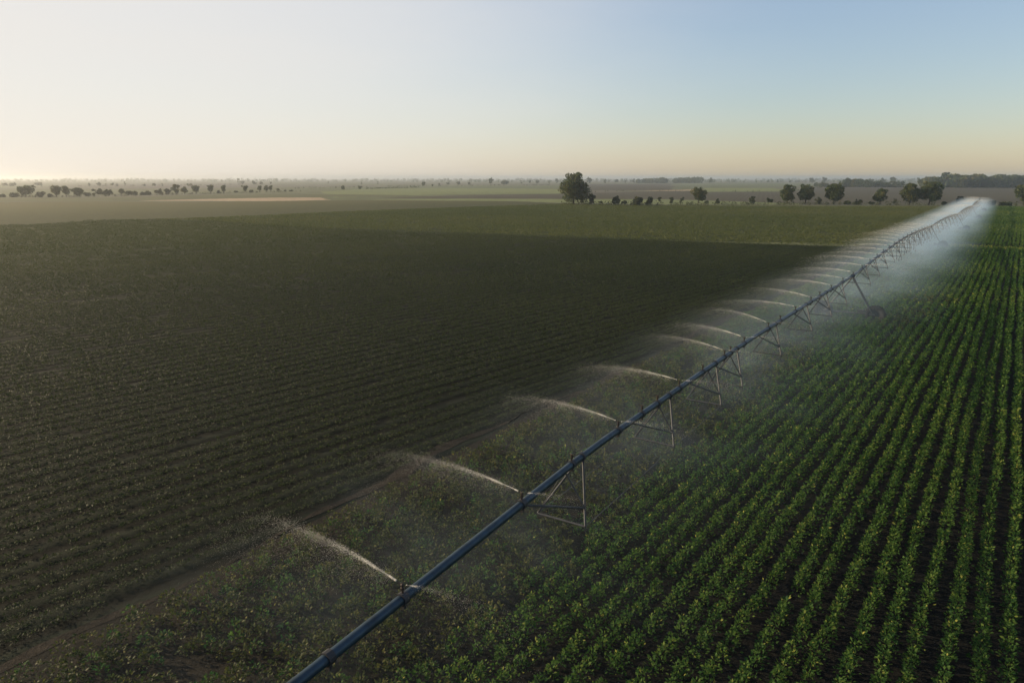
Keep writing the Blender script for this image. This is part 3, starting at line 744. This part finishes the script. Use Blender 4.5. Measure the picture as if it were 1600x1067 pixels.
# ------------------------------------------------------------------ water
def jet_mesh(seed, n, rng, side, dsz):
    """drops strewn along one ballistic jet: local x = outward, y = along the pipe, z = up"""
    r = np.random.default_rng(seed)
    q = r.uniform(0, 1, n) ** 1.55
    q = np.clip(q + .035 * np.sin(q * 38 + seed) + .02 * np.sin(q * 71 + 2 * seed), 0, 1)      # the stream pulses
    x = q * rng * r.uniform(.75, 1.35, n); el = .15 + .08 * r.uniform()
    z = x * el - .045 * x ** 2 * (3.4 / rng)
    sp = .011 + .13 * q ** 1.5
    y = r.normal(0, 1, n) * sp * .9 + .10 * x * math.sin(seed)
    fall = r.exponential(1, n) * q ** 1.6 * .35
    z = z + r.normal(0, .45, n) * sp - fall * .55
    halo = r.uniform(0, 1, n) < .52                                     # fine spray drifting under and round the jet
    hx = r.uniform(.05, 1.45, n) * rng; x = np.where(halo, hx, x)
    y = np.where(halo, r.normal(0, .15, n) + r.normal(0, .35, n) * hx / rng, y)
    z = np.where(halo, hx * el - .045 * hx ** 2 * (3.4 / rng) - np.abs(r.normal(0, .8, n)) * hx / rng, z)
    tan = np.stack([np.ones(n), np.zeros(n), el - .09 * x * (3.4 / rng)], 1); tan = unit(tan + r.normal(0, .12, (n, 3)))
    W_ = unit(np.cross(tan, r.normal(0, 1, (n, 3)))); W2 = np.cross(tan, W_)
    ln = dsz * r.uniform(1.5, 4.5, n) * np.where(halo, .7, 1.); wd = dsz * r.uniform(.35, .9, n) * np.where(halo, .7, 1.)
    C = np.stack([x * side, y, z], 1); tan[:, 0] *= side
    V = np.empty((n, 4, 3))
    V[:, 0] = C; V[:, 1] = C + tan * ln[:, None]; V[:, 2] = C + tan * (ln * .5)[:, None] + W_ * wd[:, None]; V[:, 3] = C + tan * (ln * .5)[:, None] + W2 * wd[:, None]
    fb = np.arange(n)[:, None] * 4
    Fc = np.concatenate([fb + np.array(k) for k in ((0, 1, 2), (0, 3, 1), (0, 2, 3), (1, 3, 2))])
    return np_mesh('water_jet', V.reshape(-1, 3), Fc, M['water'])
near_l = [jet_mesh(i + 1, 17000, (3.3, 3.6, 3.9, 3.2, 3.0, 3.7)[i], -1, .0042) for i in range(6)]
near_r = [jet_mesh(i + 11, 2600, 2.0, 1, .0032) for i in range(3)]
far_l = [jet_mesh(i + 21, 2000, R.uniform(2.8, 4.2), -1, .013) for i in range(6)]
far_r = [jet_mesh(i + 31, 900, 2.6, 1, .012) for i in range(3)]
ordn = ['first', 'second', 'third', 'fourth', 'fifth', 'sixth', 'seventh', 'eighth', 'ninth', 'tenth', 'eleventh', 'twelfth']
GL = 'water jets arching left from the pipe'; GR = 'water jets sprayed right from the pipe'
for i, t in enumerate(jet_t):
    d = pdir(t); rz = math.atan2(-d.x, d.y)
    nearj = t < TW[1] + 2
    for side in (-1, 1):
        if side == -1:
            me = (near_l if nearj else far_l)[i % 6]; lb = 'thin white water jet lost in the dense spray beyond the first wheeled tower'; gp_ = GL + (' beyond the tower' if not nearj else '')
            if nearj: lb = ('water jet arching left out of the bottom left corner of the picture' if i == 0 else f'{ordn[i - 1]} white water jet arching left from the pipe, counted from the bottom')
        else:
            me = (near_r if nearj else far_r)[i % 3]; lb = 'faint water jet spraying right from the pipe beyond the first wheeled tower'; gp_ = GR + (' beyond the tower' if not nearj else '')
            if nearj: lb = ('faint water jet right of the pipe below the picture edge' if i == 0 else f'faint short water jet spraying right from the {ordn[i - 1]} sprinkler on the pipe')
        o = link(bpy.data.objects.new('water_jet', me))
        o.location = pp(t, side * .1, .32); o.rotation_euler = (R.uniform(-.06, .06), R.uniform(-.05, .05), rz + R.uniform(-.24, .24) * (1 if side < 0 else .4))
        k = R.uniform(.78, 1.15); o.scale = (k, k, k)
        tag(o, lb, 'water jet', gp_)

# drifting mist round the pipe: closed volume, denser where the jets cross
def mist():
    m, nt, out = new_mat('water_mist'); L = nt.links
    tc = N(nt, 'ShaderNodeTexCoord'); sx = N(nt, 'ShaderNodeSeparateXYZ'); L.new(tc.outputs['Object'], sx.inputs[0])
    def mr(src, a, b, c, d_, smooth=True):
        n = N(nt, 'ShaderNodeMapRange'); n.interpolation_type = 'SMOOTHSTEP' if smooth else 'LINEAR'
        n.inputs['From Min'].default_value = a; n.inputs['From Max'].default_value = b; n.inputs['To Min'].default_value = c; n.inputs['To Max'].default_value = d_
        L.new(src, n.inputs[0]); return n.outputs[0]
    def mul(a, b):
        n = N(nt, 'ShaderNodeMath', operation='MULTIPLY'); L.new(a, n.inputs[0])
        if isinstance(b, float): n.inputs[1].default_value = b
        else: L.new(b, n.inputs[1])
        return n.outputs[0]
    x, y, z = sx.outputs
    left = mr(x, -7.6, -.8, 0, 1); right = mul(mr(x, -1.8, 7.6, 1, 0, False), mr(x, -1.5, 7.6, 1, .3)); calm = mr(y, 30, 95, .75, 1.6); shy = mr(x, -.6, .8, 0, 1)
    sb = N(nt, 'ShaderNodeMix', data_type='FLOAT'); L.new(shy, sb.inputs[0]); sb.inputs[2].default_value = 1; L.new(calm, sb.inputs[3]); right = mul(right, sb.outputs[0])
    pl = N(nt, 'ShaderNodeMath', operation='SINE'); ym = N(nt, 'ShaderNodeMath', operation='MULTIPLY'); L.new(y, ym.inputs[0]); ym.inputs[1].default_value = 2 * math.pi / 4.4; L.new(ym.outputs[0], pl.inputs[0]); plume = mr(pl.outputs[0], -1, 1, .55, 1.35)
    top = mr(z, 3.2, 4.7, 1, 0); along = mul(mr(y, 0, 80, .11, .70, False), mr(y, 70, 150, 1., 1.6)); end = mr(y, 322, 330, 1, 0)
    mp = N(nt, 'ShaderNodeMapping'); mp.inputs['Scale'].default_value = (.22, .62, .5); L.new(tc.outputs['Object'], mp.inputs[0])
    n1 = N(nt, 'ShaderNodeTexNoise', Scale=1.0, Detail=3.0, Roughness=.55); L.new(mp.outputs[0], n1.inputs['Vector'])
    nz = mul(mr(n1.outputs[0], .38, .66, .04, 2.1), plume)
    dn = mul(mul(mul(mul(mul(mul(left, right), top), along), end), nz), .038)
    v = N(nt, 'ShaderNodeVolumePrincipled'); v.inputs['Color'].default_value = (.66, .85, 1, 1); v.inputs['Anisotropy'].default_value = .3
    L.new(dn, v.inputs['Density']); L.new(v.outputs[0], out.inputs['Volume'])
    m.cycles.volume_step_rate = .15
    return m
a0, a1 = PT[1], PT[-1]; hd_ = math.atan2(a1[0] - a0[0], a1[1] - a0[1])
prof = [(-8.6, .05), (8.0, .05), (7.2, 2.6), (3.6, 4.8), (-4.6, 4.8), (-8.0, 2.8)]
V = [(u_, s_, z_) for s_ in (-16., 334.) for (u_, z_) in prof]
Fc = [(i, i + 6, (i + 1) % 6 + 6, (i + 1) % 6) for i in range(6)] + [tuple(range(6)), tuple(range(11, 5, -1))]
me = bpy.data.meshes.new('water_mist'); me.from_pydata(V, [], Fc); me.materials.append(mist()); me.update()
mo = link(bpy.data.objects.new('water_mist', me)); mo.location = (a0[0], a0[1], 0); mo.rotation_euler = (0, 0, -hd_)
mo.location.x -= math.cos(hd_) * .9; mo.location.y += math.sin(hd_) * .9
tag(mo, 'white cloud of fine water mist drifting along the irrigation pipe', 'mist', None, 'stuff')

# ------------------------------------------------------------------ air
def haze():
    m, nt, out = new_mat('haze_air')
    v = N(nt, 'ShaderNodeVolumePrincipled', Density=HAZE_D, Anisotropy=HAZE_G); v.inputs['Color'].default_value = (.90, .93, .95, 1)
    nt.links.new(v.outputs[0], out.inputs['Volume'])
    return m
HAZE_D, HAZE_G = 2.7e-4, .80
hb = MB().box((0, G / 2 - 30, 13.5), 2 * G + 40, G + 100, 30).build('haze', haze())
tag(hb, 'pale morning haze lying over the plain', 'haze', None, 'stuff')
